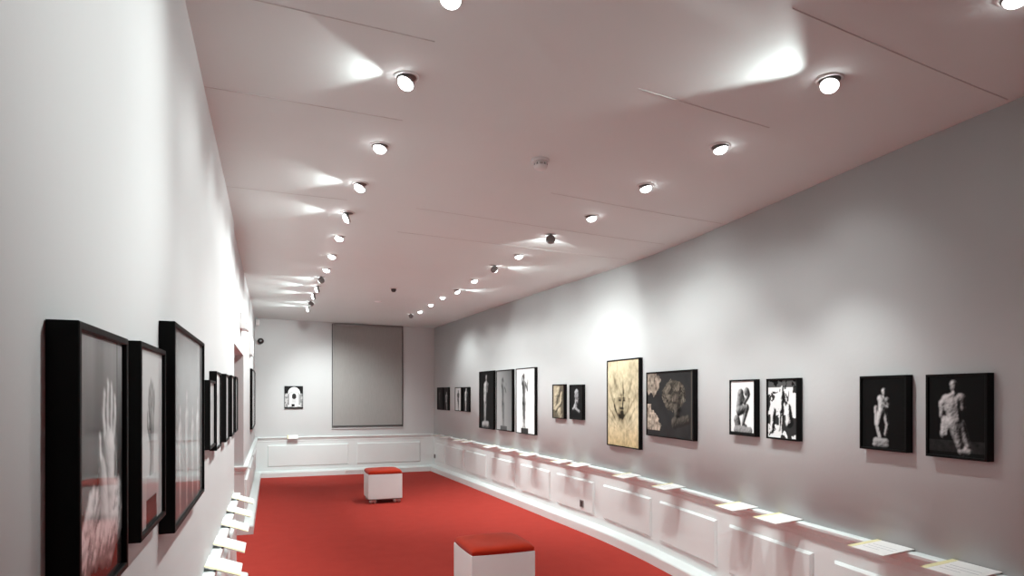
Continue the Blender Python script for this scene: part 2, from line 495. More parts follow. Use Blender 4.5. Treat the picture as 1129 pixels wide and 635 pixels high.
def art_sepia_pair(X, Y, A):
    n = fbm(X * 6, Y * 6, 12)
    bg = .05 + .12 * n + .30 * np.exp(-((X / A - .2) / .3) ** 2) * (Y < .75)
    caps = [(A * .5, .16, .13, A * .5, .24, .12), (A * .3, .35, .14, A * .22, .7, .10), (A * .78, .28, .08, A * .72, .5, .1), (A * .25, .75, .09, A * .7, .55, .06, .05), (A * .6, .82, .16, A * .7, .95, .15)]
    m, s = sculpt(X, Y, caps, rough=.4, seed=3)
    v = bg * (1 - m) + m * (.04 + .55 * s ** 1.6)
    return np.stack([v, v * .86, v * .62], -1)
def art_dark_bust(X, Y, A):
    caps = [(A * .52, .22, .11, A * .5, .33, .1), (A * .6, .22, .1, A * .62, .5, .08), (A * .5, .45, .07, A * .48, .62, .09), (A * .35, .68, .06, A * .75, .8, .06, .05), (A * .25, .72, .05, A * .4, .64, .07)]
    m, s = sculpt(X, Y, caps, rough=.6, seed=8, light=(-.3, -.5, .5))
    v = .008 + m * .55 * s ** 2
    return np.stack([v, v, v * 1.03], -1)
def art_gold_face(X, Y, A):
    n = fbm(X * 5, Y * 5, 21); n2 = fbm(X * 30, Y * 22, 22); n3 = fbm(X * 12, Y * 5, 24)
    u = X / A - .47; w = Y
    v = .56 + .42 * (n - .5) + .42 * (n2 - .5) + .12 * np.clip(.35 - w, 0, 1)
    # streaming folds around the head
    ang = np.arctan2(w - .85, u * .6)
    fold = np.sin(26 * ang + 5 * n + 3 * n3)
    ring = np.exp(-((np.hypot(u / .36, (w - .46) / .30) - .85) / .45) ** 2)
    v = v - .26 * np.clip(fold, 0, 1) ** 2 * ring * np.clip(abs(u) * 7 - .6, 0, 1)
    # face mass, mottled
    face = np.exp(-((u / .13) ** 2 + ((w - .50) / .14) ** 2) ** 1.4)
    v = v - .50 * face * np.clip(fbm(X * 20, Y * 20, 23) * 1.5 - .28, 0, 1)
    beard = np.exp(-((u / .10) ** 2 + ((w - .66) / .075) ** 2) ** 1.2)
    v = v - .55 * beard * (.55 + .6 * fbm(X * 34, Y * 14, 25))
    for (fx, fy, rx, ry, k) in ((-.065, .465, .04, .014, .5), (.075, .465, .04, .014, .5), (-.07, .44, .05, .008, .35), (.07, .44, .05, .008, .35), (.03, .51, .02, .035, .4),
                                (0, .56, .065, .012, .6), (.0, .60, .05, .02, .35), (.05, .37, .022, .075, .45), (.03, .28, .018, .05, .3), (-.04, .40, .05, .02, .2)):
        v = v - k * np.exp(-(((u - fx) / rx) ** 2 + ((w - fy) / ry) ** 2))
    arc = abs(np.hypot((u + .01) / .24, (w - .46) / .20) - 1)
    v = v - .34 * np.exp(-(arc / .10) ** 2) * (w > .44) * (.5 + .8 * n)
    side = np.exp(-((w - .66) / .05) ** 2) * np.clip(1 - abs(abs(u) - .25) / .12, 0, 1)
    v = v - .30 * side * n2 * 1.6
    v = np.clip(v, .015, .88)
    warm = np.clip((w - .70) * 3, 0, 1)
    dk = np.clip(.5 - v, 0, .5)
    return np.stack([v * (1 - .05 * warm), v * (.86 - .14 * warm - .1 * dk), v * (.58 - .20 * warm - .2 * dk)], -1)
def art_dark_heads(X, Y, A):
    u, w = X / A, Y
    v = .018 + .02 * fbm(X * 4, Y * 4, 31)
    col = np.stack([v, v, v * 1.02], -1)
    e = fbm(X * 9, Y * 9, 33)
    m1 = ((u < .30 + .12 * (e - .5) * 2 - .35 * abs(w - .19)) & (w < .37 + .2 * (e - .5)))
    m2 = ((u < .24 + .25 * (e - .5) + .1 * np.sin(w * 9)) & (w > .50) & (w < .92))
    t = .10 + .85 * np.clip(fbm(X * 20, Y * 20, 34) - .18, 0, 1)
    tan = np.stack([t, t * .84, t * .68], -1)
    col = mix(col, tan * .8, m1.astype(float)); col = mix(col, tan * 1.15, m2.astype(float))
    hd = ((u - .60) / .25) ** 2 + ((w - .36) / .24) ** 2 < 1 + .7 * (e - .5)
    t2 = .02 + .50 * np.clip(fbm(X * 22 + 4 * e, Y * 22 - 3 * e, 36) - .28, 0, 1) ** 1.2
    col = mix(col, np.stack([t2, t2 * .87, t2 * .70], -1), hd.astype(float) * .95)
    caps = [(A * .68, .45, .11, A * .68, .62, .09), (A * .62, .78, .09, A * .9, .72, .07)]
    m, s = sculpt(X, Y, caps, rough=.4, seed=7, light=(-.6, -.4, .4))
    sv = .015 + .16 * s ** 2
    col = mix(col, np.stack([sv, sv * .88, sv * .74], -1), m * .8)
    for fx, fy, rx, ry in ((.62, .47, .07, .02), (.72, .58, .05, .035), (.70, .68, .06, .02)):
        k = np.exp(-(((u - fx) / rx) ** 2 + ((w - fy) / ry) ** 2)); col = col * (1 - .85 * k[..., None])
    ln = ((u > .955) & (u < .968)).astype(float)
    return mix(col, np.stack([.12 + 0 * X, .10 + 0 * X, .08 + 0 * X], -1), ln)
def art_crouch(X, Y, A):
    bg = .82 + 0 * X
    caps = [(A * .68, .20, .085, A * .72, .25, .075, .03),               # bowed head
            (A * .42, .24, .10, A * .36, .52, .10),                      # back
            (A * .42, .24, .08, A * .58, .40, .05, .05), (A * .58, .40, .05, A * .72, .30, .045, .06),   # arm to the head
            (A * .36, .56, .10, A * .68, .50, .075, .04), (A * .68, .50, .075, A * .52, .80, .045, .05),  # bent leg
            (A * .52, .82, .04, A * .66, .85, .03, .04),
            (A * .26, .74, .10, A * .30, .82, .10)]
    m, s = sculpt(X, Y, caps, rough=.2, seed=14, light=(-.6, -.5, .45), amb=.03)
    c = mix(grey(bg), grey(.006 + .42 * s ** 2.2), m)
    m, s = sculpt(X, Y, [(A * .25, .93, .09, A * .80, .93, .08)], rough=.5, seed=15)
    c = mix(c, grey(.05 + .30 * s), m)
    return mix(c, grey(.008 + 0 * X), np.clip((Y - .955) * 60, 0, 1))
def art_contrast_pair(X, Y, A):
    n = fbm(X * 7, Y * 7, 41)
    bg = np.where(n > .40, .80, .03) * np.where(Y < .12, .12, 1)
    bg = np.where((Y > .6) & (n < .52), .03, bg)
    caps = stand(A * .48, .10, .88, .10, lean=-.05, arm='raised') + [(A * .72, .48, .07, A * .76, .72, .10), (A * .2, .55, .07, A * .14, .88, .06)]
    m, s = sculpt(X, Y, caps, rough=.3, seed=16, light=(-.6, -.3, .4), amb=.0)
    return mix(grey(bg), grey(.006 + .8 * np.clip((s - .38) * 2.6, 0, 1)), m)
def art_pale_group(X, Y, A):
    caps = [(A * .52, .19, .042, A * .53, .225, .038, .03), (A * .52, .27, .03, A * .50, .30, .04),
            (A * .44, .30, .055, A * .58, .32, .05), (A * .48, .33, .07, A * .47, .46, .055), (A * .60, .33, .035, A * .62, .42, .03), (A * .62, .42, .028, A * .48, .36, .025, .05),
            (A * .46, .48, .055, A * .38, .68, .035, .02), (A * .38, .68, .034, A * .47, .86, .022, .02), (A * .52, .46, .045, A * .60, .66, .03), (A * .60, .66, .03, A * .55, .80, .02),
            (A * .33, .42, .026, A * .35, .66, .035), (A * .35, .66, .03, A * .42, .86, .02)]
    m, s = sculpt(X, Y, caps, rough=.25, seed=18, light=(-.6, -.4, .5), amb=.02)
    c = grey(.004 + m * .75 * s ** 1.6)
    m, s = sculpt(X, Y, [(A * .34, .90, .05, A * .56, .90, .045), (A * .30, .945, .03, A * .58, .945, .03)], rough=.5, seed=19)
    return mix(c, grey(.03 + .45 * s), m)
def art_pale_seated(X, Y, A):
    caps = [(A * .45, .10, .05, A * .46, .15, .046, .03), (A * .46, .20, .035, A * .46, .27, .04),
            (A * .34, .30, .075, A * .56, .29, .07), (A * .42, .33, .10, A * .47, .54, .095), (A * .60, .27, .05, A * .60, .42, .045, .01),
            (A * .50, .30, .035, A * .54, .55, .035, .06), (A * .26, .34, .05, A * .24, .50, .03), (A * .30, .54, .045, A * .28, .73, .05), (A * .34, .56, .03, A * .34, .74, .03, .03),
            (A * .45, .58, .095, A * .56, .86, .045, .03), (A * .55, .60, .075, A * .70, .87, .045), (A * .60, .93, .05, A * .72, .94, .05), (A * .38, .25, .03, A * .47, .22, .03, .05)]
    m, s = sculpt(X, Y, caps, rough=.3, seed=20, light=(-.5, -.5, .5), amb=.02)
    c = grey(.004 + m * .75 * s ** 1.7)
    st = (.03 * fbm(X * 20, Y * 20, 4)) * (Y > .80) * (Y < .95)
    return c + st[..., None]
def art_arch(X, Y, A):
    u, w = X / A - .52, Y
    v = np.where(w < .32, .015, .25 + .3 * (fbm(X * 12, Y * 12, 51) > .5))
    dome = (u / .34) ** 2 + ((w - .30) / .27) ** 2 < 1
    v = np.where(dome & (w < .34), .85, v)
    v = np.where((abs(u) < .34) & (w >= .30) & (w < .92), .80, v)
    v = np.where((abs(u) > .27) & (abs(u) < .33) & (w > .35) & (w < .85), .22, v)
    v = np.where((abs(u) < .11) & (w > .44) & (w < .75), .30 + .3 * (w > .55), v)
    v = np.where(((u / .12) ** 2 + ((w - .45) / .13) ** 2 < 1) | ((abs(u) < .12) & (w > .44) & (w < .53)), .03, v)
    v = np.where(abs(np.hypot(u / .30, (w - .38) / .13) - 1) < .06, np.where(w < .38, .25, v), v)
    v = np.where((abs(u + .06) < .09) & (w > .80) & (w < .92), .008, v)
    v = np.where(w > .95, .03, v)
    return grey(v)
def art_long_grey(X, Y, A):
    v = .16 + .12 * fbm(X * 3, Y * 3, 61)
    m, s = sculpt(X, Y, stand(A * .3, .1, .95, .08) + stand(A * .7, .12, .95, .08), rough=.2)
    return grey(v * (1 - m) + m * .3 * s)

# ------------------------------------------------------------------ framed pictures
def make_print(w, h, fn, mat, parent, y, n=110):
    ny = max(24, int(n * (h / max(w, h)))); nx = max(24, int(n * (w / max(w, h))))
    A = w / h
    U, V = np.meshgrid(np.linspace(0, 1, nx), np.linspace(0, 1, ny))
    rgb = np.clip(fn(U * A, V, A), 0.002, 0.9)
    co = np.stack([(U - .5) * w, np.full_like(U, y), (.5 - V) * h], -1).reshape(-1, 3)
    idx = np.arange(nx * ny).reshape(ny, nx)
    q = np.stack([idx[:-1, :-1], idx[1:, :-1], idx[1:, 1:], idx[:-1, 1:]], -1).reshape(-1, 4)
    me = bpy.data.meshes.new('print')
    me.from_pydata(co.tolist(), [], q.tolist())
    at = me.attributes.new('print_tone', 'FLOAT_COLOR', 'POINT')
    at.data.foreach_set('color', np.concatenate([rgb.reshape(-1, 3), np.ones((nx * ny, 1))], 1).astype(np.float32).ravel())
    me.materials.append(mat)
    return link(bpy.data.objects.new('print', me), parent)

def picture(label, loc, rz, w, h, depth, fn, gloss=False, face=0.012, group=None, n=110, recess=0.008):
    """local frame: x to the viewer's right, y into the wall (wall face y = 0), origin at the picture's centre"""
    t = thing('framed_picture', label, 'picture', loc, rz, group)
    bm = bmesh.new()
    W2, H2 = w / 2, h / 2
    loops = []
    c = 0.0015
    for ins, y in ((0, -0.0005), (0, -depth + c), (c, -depth), (face - c, -depth), (face, -depth + c), (face, -depth + recess + 0.004)):
        loops.append([bm.verts.new(p) for p in ((-W2 + ins, y, -H2 + ins), (W2 - ins, y, -H2 + ins), (W2 - ins, y, H2 - ins), (-W2 + ins, y, H2 - ins))])
    for a, b in zip(loops, loops[1:]):
        for k in range(4):
            bm.faces.new((a[k], a[(k + 1) % 4], b[(k + 1) % 4], b[k]))
    bm.faces.new(loops[0])
    obj('frame', bm, M_FRAME, t)
    make_print(w - 2 * face + 0.001, h - 2 * face + 0.001, fn, M_PRINT_GLOSS if gloss else M_PRINT, t, -depth + recess, n)
    return t

def on_right(y0, y1, z0, z1, depth, fn, label, group=None, n=110):
    yc = (y0 + y1) / 2
    nx, ny = RN(yc)
    # seat the flat back of the frame on the curved wall
    chord = max(RW(y0) * 0 + 0, 0)
    xw = min(RW(yc), (RW(y0) + RW(y1)) / 2) - 0.0005
    rz = math.atan2(-nx, ny)  # local y axis must equal (-nx, -ny)
    rz = math.atan2(nx, -ny)
    return picture(label, (xw, yc, (z0 + z1) / 2), rz, abs(y1 - y0), z1 - z0, depth, fn, False, group=group, n=n)
def on_left(y0, y1, z0, z1, depth, fn, label, x=None, group=None, face=0.012, recess=0.008):
    return picture(label, ((lx if x is None else x) + 0.0005, (y0 + y1) / 2, (z0 + z1) / 2), PI / 2, y1 - y0, z1 - z0, depth, fn, True, group=group, face=face, recess=recess)

GR, GL = 'framed pictures on the right wall', 'framed pictures on the left wall'
D = 0.042
on_right(12.30, 12.70, 1.25, 1.692, 0.03, art_dark_form(3, .12, .45, .13), 'small framed picture with a dim dark standing figure, nearest the far right corner', GR, 70)
on_right(11.93, 12.27, 1.25, 1.690, 0.03, art_dark_form(5, .55, .6, .14, top=.2, bot=1.05, lean=.02), 'small framed dark picture with a pale flare low down, second from the far right corner', GR, 70)
on_right(11.17, 11.52, 1.252, 1.682, 0.035, (lambda X, Y, A: mix(grey(.60 + 0 * X), grey(.03 + .1 * Y), sculpt(X, Y, stand(A * .5, .1, 1.0, .13))[0])), 'small framed picture of a dark figure on pale ground, third from the far right corner', GR, 70)
on_right(10.74, 11.08, 1.252, 1.681, 0.035, art_dark_form(6, .80, .5, .15, lean=-.1, top=.03, bot=1.0), 'small framed black picture with a mottled pale twisting form, left of the tall trio', GR, 70)
on_right(9.55, 10.20, 1.003, 1.926, D, art_dark_form(9, .60, .45, .095, lean=-.10, base=True, bgv=.006, top=.05, bot=.92), 'tall framed picture of a pale draped statue on black, left of the tall trio', GR)
on_right(8.79, 9.43, 1.010, 1.918, D, art_grey_figure, 'tall framed picture of a dark statue on smoky grey, middle of the tall trio', GR)
on_right(8.00, 8.65, 1.006, 1.917, D, art_white_figure, 'tall framed picture of a dark statue on white, right of the tall trio', GR)
on_right(7.145, 7.463, 1.254, 1.676, D, art_sepia_pair, 'small sepia framed picture of entwined forms, right of the tall trio', GR, 80)
on_right(6.69, 7.005, 1.258, 1.667, D, art_dark_bust, 'small framed picture of a pale bust on black, left of the gold picture', GR, 80)
on_right(5.46, 6.13, 1.014, 1.910, D, art_gold_face, 'tall golden framed picture with a dark bearded face in the middle', GR, 150)
on_right(4.48, 5.325, 1.165, 1.759, D, art_dark_heads, 'wide framed picture of a curly tan head on black, right of the gold picture', GR, 150)
on_right(3.645, 3.96, 1.254, 1.658, D, art_crouch, 'framed picture of a dark crouching statue on white', GR)
on_right(3.208, 3.52, 1.254, 1.656, D, art_contrast_pair, 'framed high-contrast picture of black and white figures, right of the crouching statue', GR)
on_right(2.395, 2.70, 1.252, 1.651, D, art_pale_group, 'framed black picture of a slender pale standing statue on a small base', GR)
on_right(1.98, 2.288, 1.248, 1.648, D, art_pale_seated, 'framed black picture of a large pale seated statue, rightmost on the right wall', GR)

on_left(1.04, 1.362, 1.233, 1.652, 0.040, art_stone_hand, 'framed picture of a pale stone hand above rough stone, leftmost in view', group=GL)
on_left(1.560, 1.900, 1.236, 1.664, 0.028, art_plinth_hand, 'framed picture of a grey raised hand on a plinth, second from the left', group=GL)
on_left(1.975, 2.795, 1.172, 1.750, 0.040, art_pale_streaks, 'biggest framed picture on the left wall, grey with faint pale streaks', group=GL)
on_left(3.170, 3.465, 1.303, 1.615, 0.030, art_pale_form(71, .72), 'small lower-hung framed pale picture just past the biggest left wall picture', group=GL)
on_left(3.478, 3.790, 1.275, 1.665, 0.034, art_pale_form(72, .80), 'framed pale picture hung right behind the small lower one on the left wall', group=GL)
on_left(4.245, 4.540, 1.264, 1.675, 0.030, art_pale_form(73, .80), 'framed pale picture on the left wall, third from the passage', group=GL)
on_left(4.850, 5.150, 1.260, 1.684, 0.030, art_pale_form(74, .72), 'framed pale picture on the left wall, second from the passage', group=GL)
on_left(5.350, 5.680, 1.262, 1.688, 0.030, art_pale_form(75, .40), 'framed picture on the left wall at the edge of the passage', group=GL)
on_left(10.06, 11.72, 1.045, 1.925, 0.035, art_long_grey, 'long grey framed picture on the far left wall beyond the passage', x=LX, group=GL)
picture('small black and white picture of an arched doorway on the back wall', (0.385, YB - 0.0005, 1.497), 0.0, 0.335, 0.43, 0.03, art_arch, False, face=0.008, n=90)

# ------------------------------------------------------------------ caption cards on the chair rails
def caption_card(name_label, loc, rz, w, d, group, left=False, tilt=0.10, proto=None):
    if proto is not None:
        t = copy_tree(proto); t.location = loc; t.rotation_euler = (0, 0, rz)
        t['label'] = name_label; t['group'] = group
        return t
    t = thing('caption_card', name_label, 'card', loc, rz, group)
    # local: x right, y into the wall; the sheet leans out over the rail
    def sheet(bm, x0, x1, y0, y1, lift, th, mi=0):
        zf = lambda y: 0.0015 - tilt * (y + 0.05) * 0 + (-(y + 0.048)) * -0.0
        vs = []
        for (x, y) in ((x0, y0), (x1, y0), (x1, y1), (x0, y1)):
            z = (y + 0.0) * tilt
            vs.append((x, y, z + lift))
        b = [bm.verts.new((x, y, z)) for x, y, z in vs]; tp = [bm.verts.new((x, y, z + th)) for x, y, z in vs]
        for f in ((b[3], b[2], b[1], b[0]), tuple(tp)): bm.faces.new(f).material_index = mi
        for k in range(4):
            bm.faces.new((b[k], b[(k + 1) % 4], tp[(k + 1) % 4], tp[k])).material_index = mi
    yb = -0.002; yf = yb - d
    off = 0.046 * tilt + 0.003
    bm = bmesh.new(); sheet(bm, -w / 2, w / 2, yf, yb, off, 0.005)
    sheet_o = obj('card', bm, M_CARD, t)
    bm = bmesh.new()
    for k, (a, b) in enumerate(() if left else ((-.28, .36), (-.28, .40), (-.28, .15))):
        y = yf + d * (.62 - .16 * k)
        sheet(bm, a * w, b * w, y - 0.004, y, off + 0.005, 0.0004)
    if left: bm.free()
    else: obj('printed_lines', bm, M_INK, t)
    bm = bmesh.new(); sheet(bm, -w / 2 - 0.001, -w / 2 + w * .13, yf - 0.0005, yb, off + 0.0045, 0.0015)
    obj('yellow_strip', bm, M_YELLOW, t)
    if left:
        bm = bmesh.new(); add_box(bm, -w / 2 - 0.004, -w / 2 + 0.03, -0.052, -0.040, 0.0, 0.006)
        obj('clip', bm, M_BLACK, t)
    return t
GC = 'caption cards on the right chair rail'
RC = [(2.06, 'rightmost caption card on the right chair rail, under the large pale seated statue'),
      (2.50, 'caption card on the rail under the slender pale standing statue'),
      (3.32, 'caption card on the rail under the high-contrast black and white picture'),
      (3.78, 'caption card on the rail under the picture of the crouching statue'),
      (4.80, 'caption card on the rail under the wide curly head picture'),
      (5.60, 'caption card on the rail under the tall golden picture'),
      (6.66, 'caption card on the rail under the small pale bust picture'),
      (7.08, 'caption card on the rail under the small sepia picture'),
      (8.05, 'caption card on the rail under the tall statue on white'),
      (8.74, 'caption card on the rail under the tall statue on smoky grey'),
      (9.48, 'caption card on the rail under the tall pale statue on black'),
      (10.60, 'caption card on the rail under the mottled pale twisting form, far along'),
      (11.02, 'caption card on the rail under the dark figure on pale ground, far along'),
      (11.85, 'second caption card from the far right corner on the right rail'),
      (12.40, 'caption card nearest the far right corner on the right rail')]
proto_r = None
for y, lb in RC:
    nx, ny = RN(y)
    rz = math.atan2(nx, -ny)
    c = caption_card(lb, (RW(y), y, 0.7515), rz, 0.235, 0.20, GC, proto=proto_r)
    proto_r = proto_r or c
GCL = 'caption cards on the left chair rail'
LC = [(3.33, 'nearest caption card on the left chair rail, at the bottom edge of the picture'),
      (3.80, 'second nearest caption card on the left chair rail'),
      (4.35, 'third nearest caption card on the left chair rail'),
      (4.85, 'second caption card from the passage on the left chair rail'),
      (5.42, 'caption card on the left rail nearest the passage')]
proto_l = None
for y, lb in LC:
    c = caption_card(lb, (lx, y, 0.7515), PI / 2, 0.235, 0.15, GCL, left=True, tilt=0.36, proto=proto_l)
    proto_l = proto_l or c
caption_card('small caption card on the back wall rail under the arched doorway picture', (0.365, YB, 0.7515), 0.0, 0.19, 0.12, None, tilt=0.5)

# ------------------------------------------------------------------ benches
def make_bench(label, loc):
    t = thing('cube_stool', label, 'stool', loc, 0, 'white cube stools with red cushions')
    w = 0.24
    bm = bmesh.new(); add_box(bm, -w, w, -w, w, 0.066, 0.415, bevel=0.004)
    obj('box', bm, M_BENCH, t)
    # cushion: soft slab with rounded corners and a slightly domed top
    bm = bmesh.new()
    n = 22; cw = w + 0.004
    def edge(u):   # superellipse pinch of the outline
        return u
    grid = {}
    def h(u, v):
        e = (1 - abs(u) ** 7) * (1 - abs(v) ** 7)
        return 0.026 + 0.032 * max(e, 0) ** 0.45 + 0.006 * math.sin(3 * u + 1.3 * v) * (1 - u * u) * (1 - v * v)
    topv = []; botv = []
    for j in range(n + 1):
        tr = []; br = []
        for i in range(n + 1):
            u = math.sin((i / n - .5) * PI); v = math.sin((j / n - .5) * PI)
            k = 1 - 0.035 * (abs(u) * abs(v)) ** 3
            tr.append(bm.verts.new((u * cw * k, v * cw * k, 0.4155 + h(u, v))))
            kb = k * 0.985
            br.append(bm.verts.new((u * cw * kb, v * cw * kb, 0.4155)))
        topv.append(tr); botv.append(br)
    for j in range(n):
        for i in range(n):
            bm.faces.new((topv[j][i], topv[j][i + 1], topv[j + 1][i + 1], topv[j + 1][i]))
            bm.faces.new((botv[j][i], botv[j + 1][i], botv[j + 1][i + 1], botv[j][i + 1]))
    for i in range(n):
        bm.faces.new((botv[0][i], botv[0][i + 1], topv[0][i + 1], topv[0][i]))
        bm.faces.new((botv[n][i + 1], botv[n][i], topv[n][i], topv[n][i + 1]))
        bm.faces.new((botv[i + 1][0], botv[i][0], topv[i][0], topv[i + 1][0]))
        bm.faces.new((botv[i][n], botv[i + 1][n], topv[i + 1][n], topv[i][n]))
    obj('cushion', bm, M_VELVET, t, smooth=True)
    bm = bmesh.new(); add_box(bm, -w + 0.01, w - 0.01, -w + 0.01, w - 0.01, 0.056, 0.0665)
    obj('base_board', bm, M_DARK, t)
    for sx in (-1, 1):
        for sy in (-1, 1):
            x, y = sx * 0.17, sy * 0.19
            bm = bmesh.new()
            add_lathe(bm, [(0.016, 0.044), (0.016, 0.0565)], 16, Matrix.Translation((x, y, 0)))
            add_box(bm, x - 0.038, x + 0.038, y - 0.012, y + 0.012, 0.034, 0.046, bevel=0.003)
            k = obj('caster', bm, M_CHROME, t)
            for s2 in (-1, 1):
                bm = bmesh.new()
                add_lathe(bm, [(0.010, -0.013), (0.022, -0.013), (0.026, -0.009), (0.026, 0.009), (0.022, 0.013), (0.010, 0.013)], 20,
                          axis_matrix((x + s2 * 0.0275, y, 0.0262), (0.25 * s2, 1, 0)))
                obj('wheel', bm, M_CHROME, k)
    return t
make_bench('nearer white cube stool with a rust-red cushion, cut by the bottom of the picture', (1.551, 4.595, 0))
make_bench('farther white cube stool on casters with rust-red cushion, near the back wall', (1.515, 9.53, 0))

# ------------------------------------------------------------------ roller blind over the back window
t = thing('roller_blind', 'grey roller blind drawn down over the window on the back wall', 'blind', (1.777, YB, 0.88))
bm = bmesh.new()
add_box(bm, -0.672, 0.672, -0.022, -0.019, 0.062, 2.045)
obj('cloth', bm, M_BLIND, t)
bm = bmesh.new(); add_box(bm, -0.676, 0.676, -0.030, -0.012, 0.040, 0.068, bevel=0.004)
obj('bottom_bar', bm, M_BAR_AND_GAP, t)
for sx in (-1, 1):
    bm = bmesh.new(); add_box(bm, sx * 0.684 - 0.007, sx * 0.684 + 0.007, -0.020, -0.0005, 0.03, 2.045)
    obj('gap_shade_strip', bm, M_BAR_AND_GAP, t)  # dark strips painted as the shade of the gaps beside the blind
bm = bmesh.new(); add_box(bm, -0.70, 0.70, -0.026, -0.0005, 0.0, 0.018, bevel=0.003)
obj('sill_strip', bm, M_WALL, t)
bm = bmesh.new(); add_lathe(bm, [(0.0, -0.67), (0.020, -0.67), (0.020, 0.67), (0.0, 0.67)], 18, axis_matrix((0, -0.024, 2.03), (1, 0, 0)), False, False)
obj('roller', bm, M_GREYPL, t)

# ------------------------------------------------------------------ small wall and ceiling fittings
def socket(label, loc, rz):
    t = thing('wall_socket', label, 'socket', loc, rz, 'dark wall sockets on the right wainscot')
    bm = bmesh.new(); add_box(bm, -0.042, 0.042, -0.010, 0, -0.042, 0.042, bevel=0.004)
    obj('face_plate', bm, M_GREYPL, t)
    bm = bmesh.new()
    add_lathe(bm, [(0.028, 0.0), (0.028, 0.0015), (0.022, 0.0015), (0.020, -0.001)], 20, axis_matrix((0, -0.0102, 0), (0, -1, 0)))
    add_box(bm, -0.031, 0.031, -0.0112, -0.0100, -0.031, 0.031)
    obj('socket_insert', bm, M_SOCKET, t)
for y, lb in ((6.72, 'square dark wall socket on the right wainscot near the nearer stool'), (12.93, 'tiny dark wall socket by the far right corner')):
    nx, ny = RN(y); socket(lb, (RW(y) + nx * (0.0265 if y < 12 else 0.007), y + ny * 0.02, 0.296), math.atan2(nx, -ny))

# grille in the back plinth
t = thing('vent_grille', 'perforated white vent grille low on the back wall behind the farther stool', 'vent', (1.52, YB - 0.1055, 0.05))
bm = bmesh.new(); add_box(bm, -0.20, 0.20, -0.003, 0, -0.034, 0.034)
obj('grille_plate', bm, M_PLASTIC, t)
bm = bmesh.new()
for r in range(2):
    for k in range(11):
        add_box(bm, -0.18 + k * 0.033 + r * 0.012, -0.168 + k * 0.033 + r * 0.012, -0.0036, -0.0028, -0.024 + r * 0.028, -0.002 + r * 0.028)
obj('slots', bm, M_GREYPL, t)

# emergency light over the passage
t = thing('emergency_light', 'white emergency light box on the left wall above the passage', 'emergency light', (LX, 7.16, 2.285))
bm = bmesh.new(); add_box(bm, 0.0005, 0.055, -0.16, 0.16, -0.075, 0.085, bevel=0.008)
obj('housing', bm, M_PLASTIC, t)
bm = bmesh.new(); add_box(bm, 0.050, 0.075, -0.14, 0.14, -0.085, -0.005, bevel=0.010)
obj('diffuser', bm, M_PLASTIC, t)
t = thing('white_panel', 'flat white alarm panel high on the far left wall above the long picture', 'fixture', (LX, 10.05, 2.24))
bm = bmesh.new(); add_box(bm, 0.0005, 0.04, -0.28, 0.28, -0.13, 0.13, bevel=0.006)  # plain flat white box, its use unknown
obj('housing', bm, M_PLASTIC, t)
bm = bmesh.new(); add_box(bm, 0.0395, 0.044, -0.22, 0.22, -0.09, 0.09, bevel=0.002)
obj('cover', bm, M_CARD, t)

# dome camera and motion sensor in the far left corner
t = thing('dome_camera', 'black dome security camera on a white mount high in the far left corner', 'security camera', (-0.21, YB, 2.545))
bm = bmesh.new()
add_lathe(bm, [(0.0, 0.0005), (0.05, 0.0005), (0.05, 0.02), (0.03, 0.028)], 20, axis_matrix((-0.03, 0, -0.01), (0, -1, 0)), False, True)
add_box(bm, -0.045, -0.012, -0.07, -0.02, -0.03, 0.0, bevel=0.006)
obj('mount', bm, M_PLASTIC, t)
bm = bmesh.new()
bmesh.ops.create_uvsphere(bm, u_segments=20, v_segments=12, radius=0.056, matrix=Matrix.Translation((0.012, -0.085, 0.0)))
obj('camera_ball', bm, M_BLACK, t, smooth=True)
bm = bmesh.new(); add_lathe(bm, [(0.018, 0), (0.018, 0.006), (0.012, 0.009)], 16, axis_matrix((0.012, -0.139, 0.0), (0, -1, 0)))
obj('camera_lens', bm, M_GREYPL, t)
t = thing('motion_sensor', 'white motion sensor at the ceiling in the far left corner', 'sensor', (-0.255, YB, 2.89))
bm = bmesh.new(); add_box(bm, -0.035, 0.035, -0.05, -0.0005, -0.055, 0.055, bevel=0.012)
obj('housing', bm, M_PLASTIC, t)
bm = bmesh.new(); add_box(bm, -0.024, 0.024, -0.054, -0.049, -0.04, -0.005, bevel=0.002)
obj('sensor_window', bm, M_CARD, t)

# smoke detector on the ceiling
zc = CZ(1.46, 3.47)
t = thing('smoke_detector', 'white smoke detector with a dark slot in the middle of the ceiling', 'smoke detector', (1.46, 3.47, zc))
bm = bmesh.new(); add_lathe(bm, [(0.052, 0.004), (0.052, -0.010), (0.046, -0.014)], 28)
obj('base', bm, M_PLASTIC, t)
bm = bmesh.new(); add_lathe(bm, [(0.040, -0.013), (0.040, -0.038), (0.036, -0.050), (0.022, -0.058), (0.0005, -0.060)], 28)
obj('chamber', bm, M_PLASTIC, t)
bm = bmesh.new()
for k in range(10):
    a0 = 2 * PI * k / 10 + 0.06; a1 = 2 * PI * (k + 1) / 10 - 0.06
    q = [bm.verts.new((0.0408 * math.cos(a), 0.0408 * math.sin(a), z)) for a, z in ((a0, -0.036), (a1, -0.036), (a1, -0.024), (a0, -0.024))]
    bm.faces.new(q)
obj('smoke_slot', bm, M_SOCKET, t)
def ceiling_sensor(label, x, y, r, hgt, m):
    t = thing('ceiling_sensor', label, 'sensor', (x, y, CZ(x, y)))
    bm = bmesh.new(); add_lathe(bm, [(r, 0.004), (r, -0.006), (r * .9, -0.010)], 24); obj('base', bm, M_PLASTIC, t)
    bm = bmesh.new(); add_lathe(bm, [(r * .6, -0.009), (r * .6, -hgt * .6), (r * .35, -hgt), (0.0005, -hgt)], 24); obj('sensor_cap', bm, m, t)
ceiling_sensor('small dark-tipped ceiling sensor in the middle of the far ceiling', 1.48, 8.43, 0.055, 0.050, M_SOCKET)
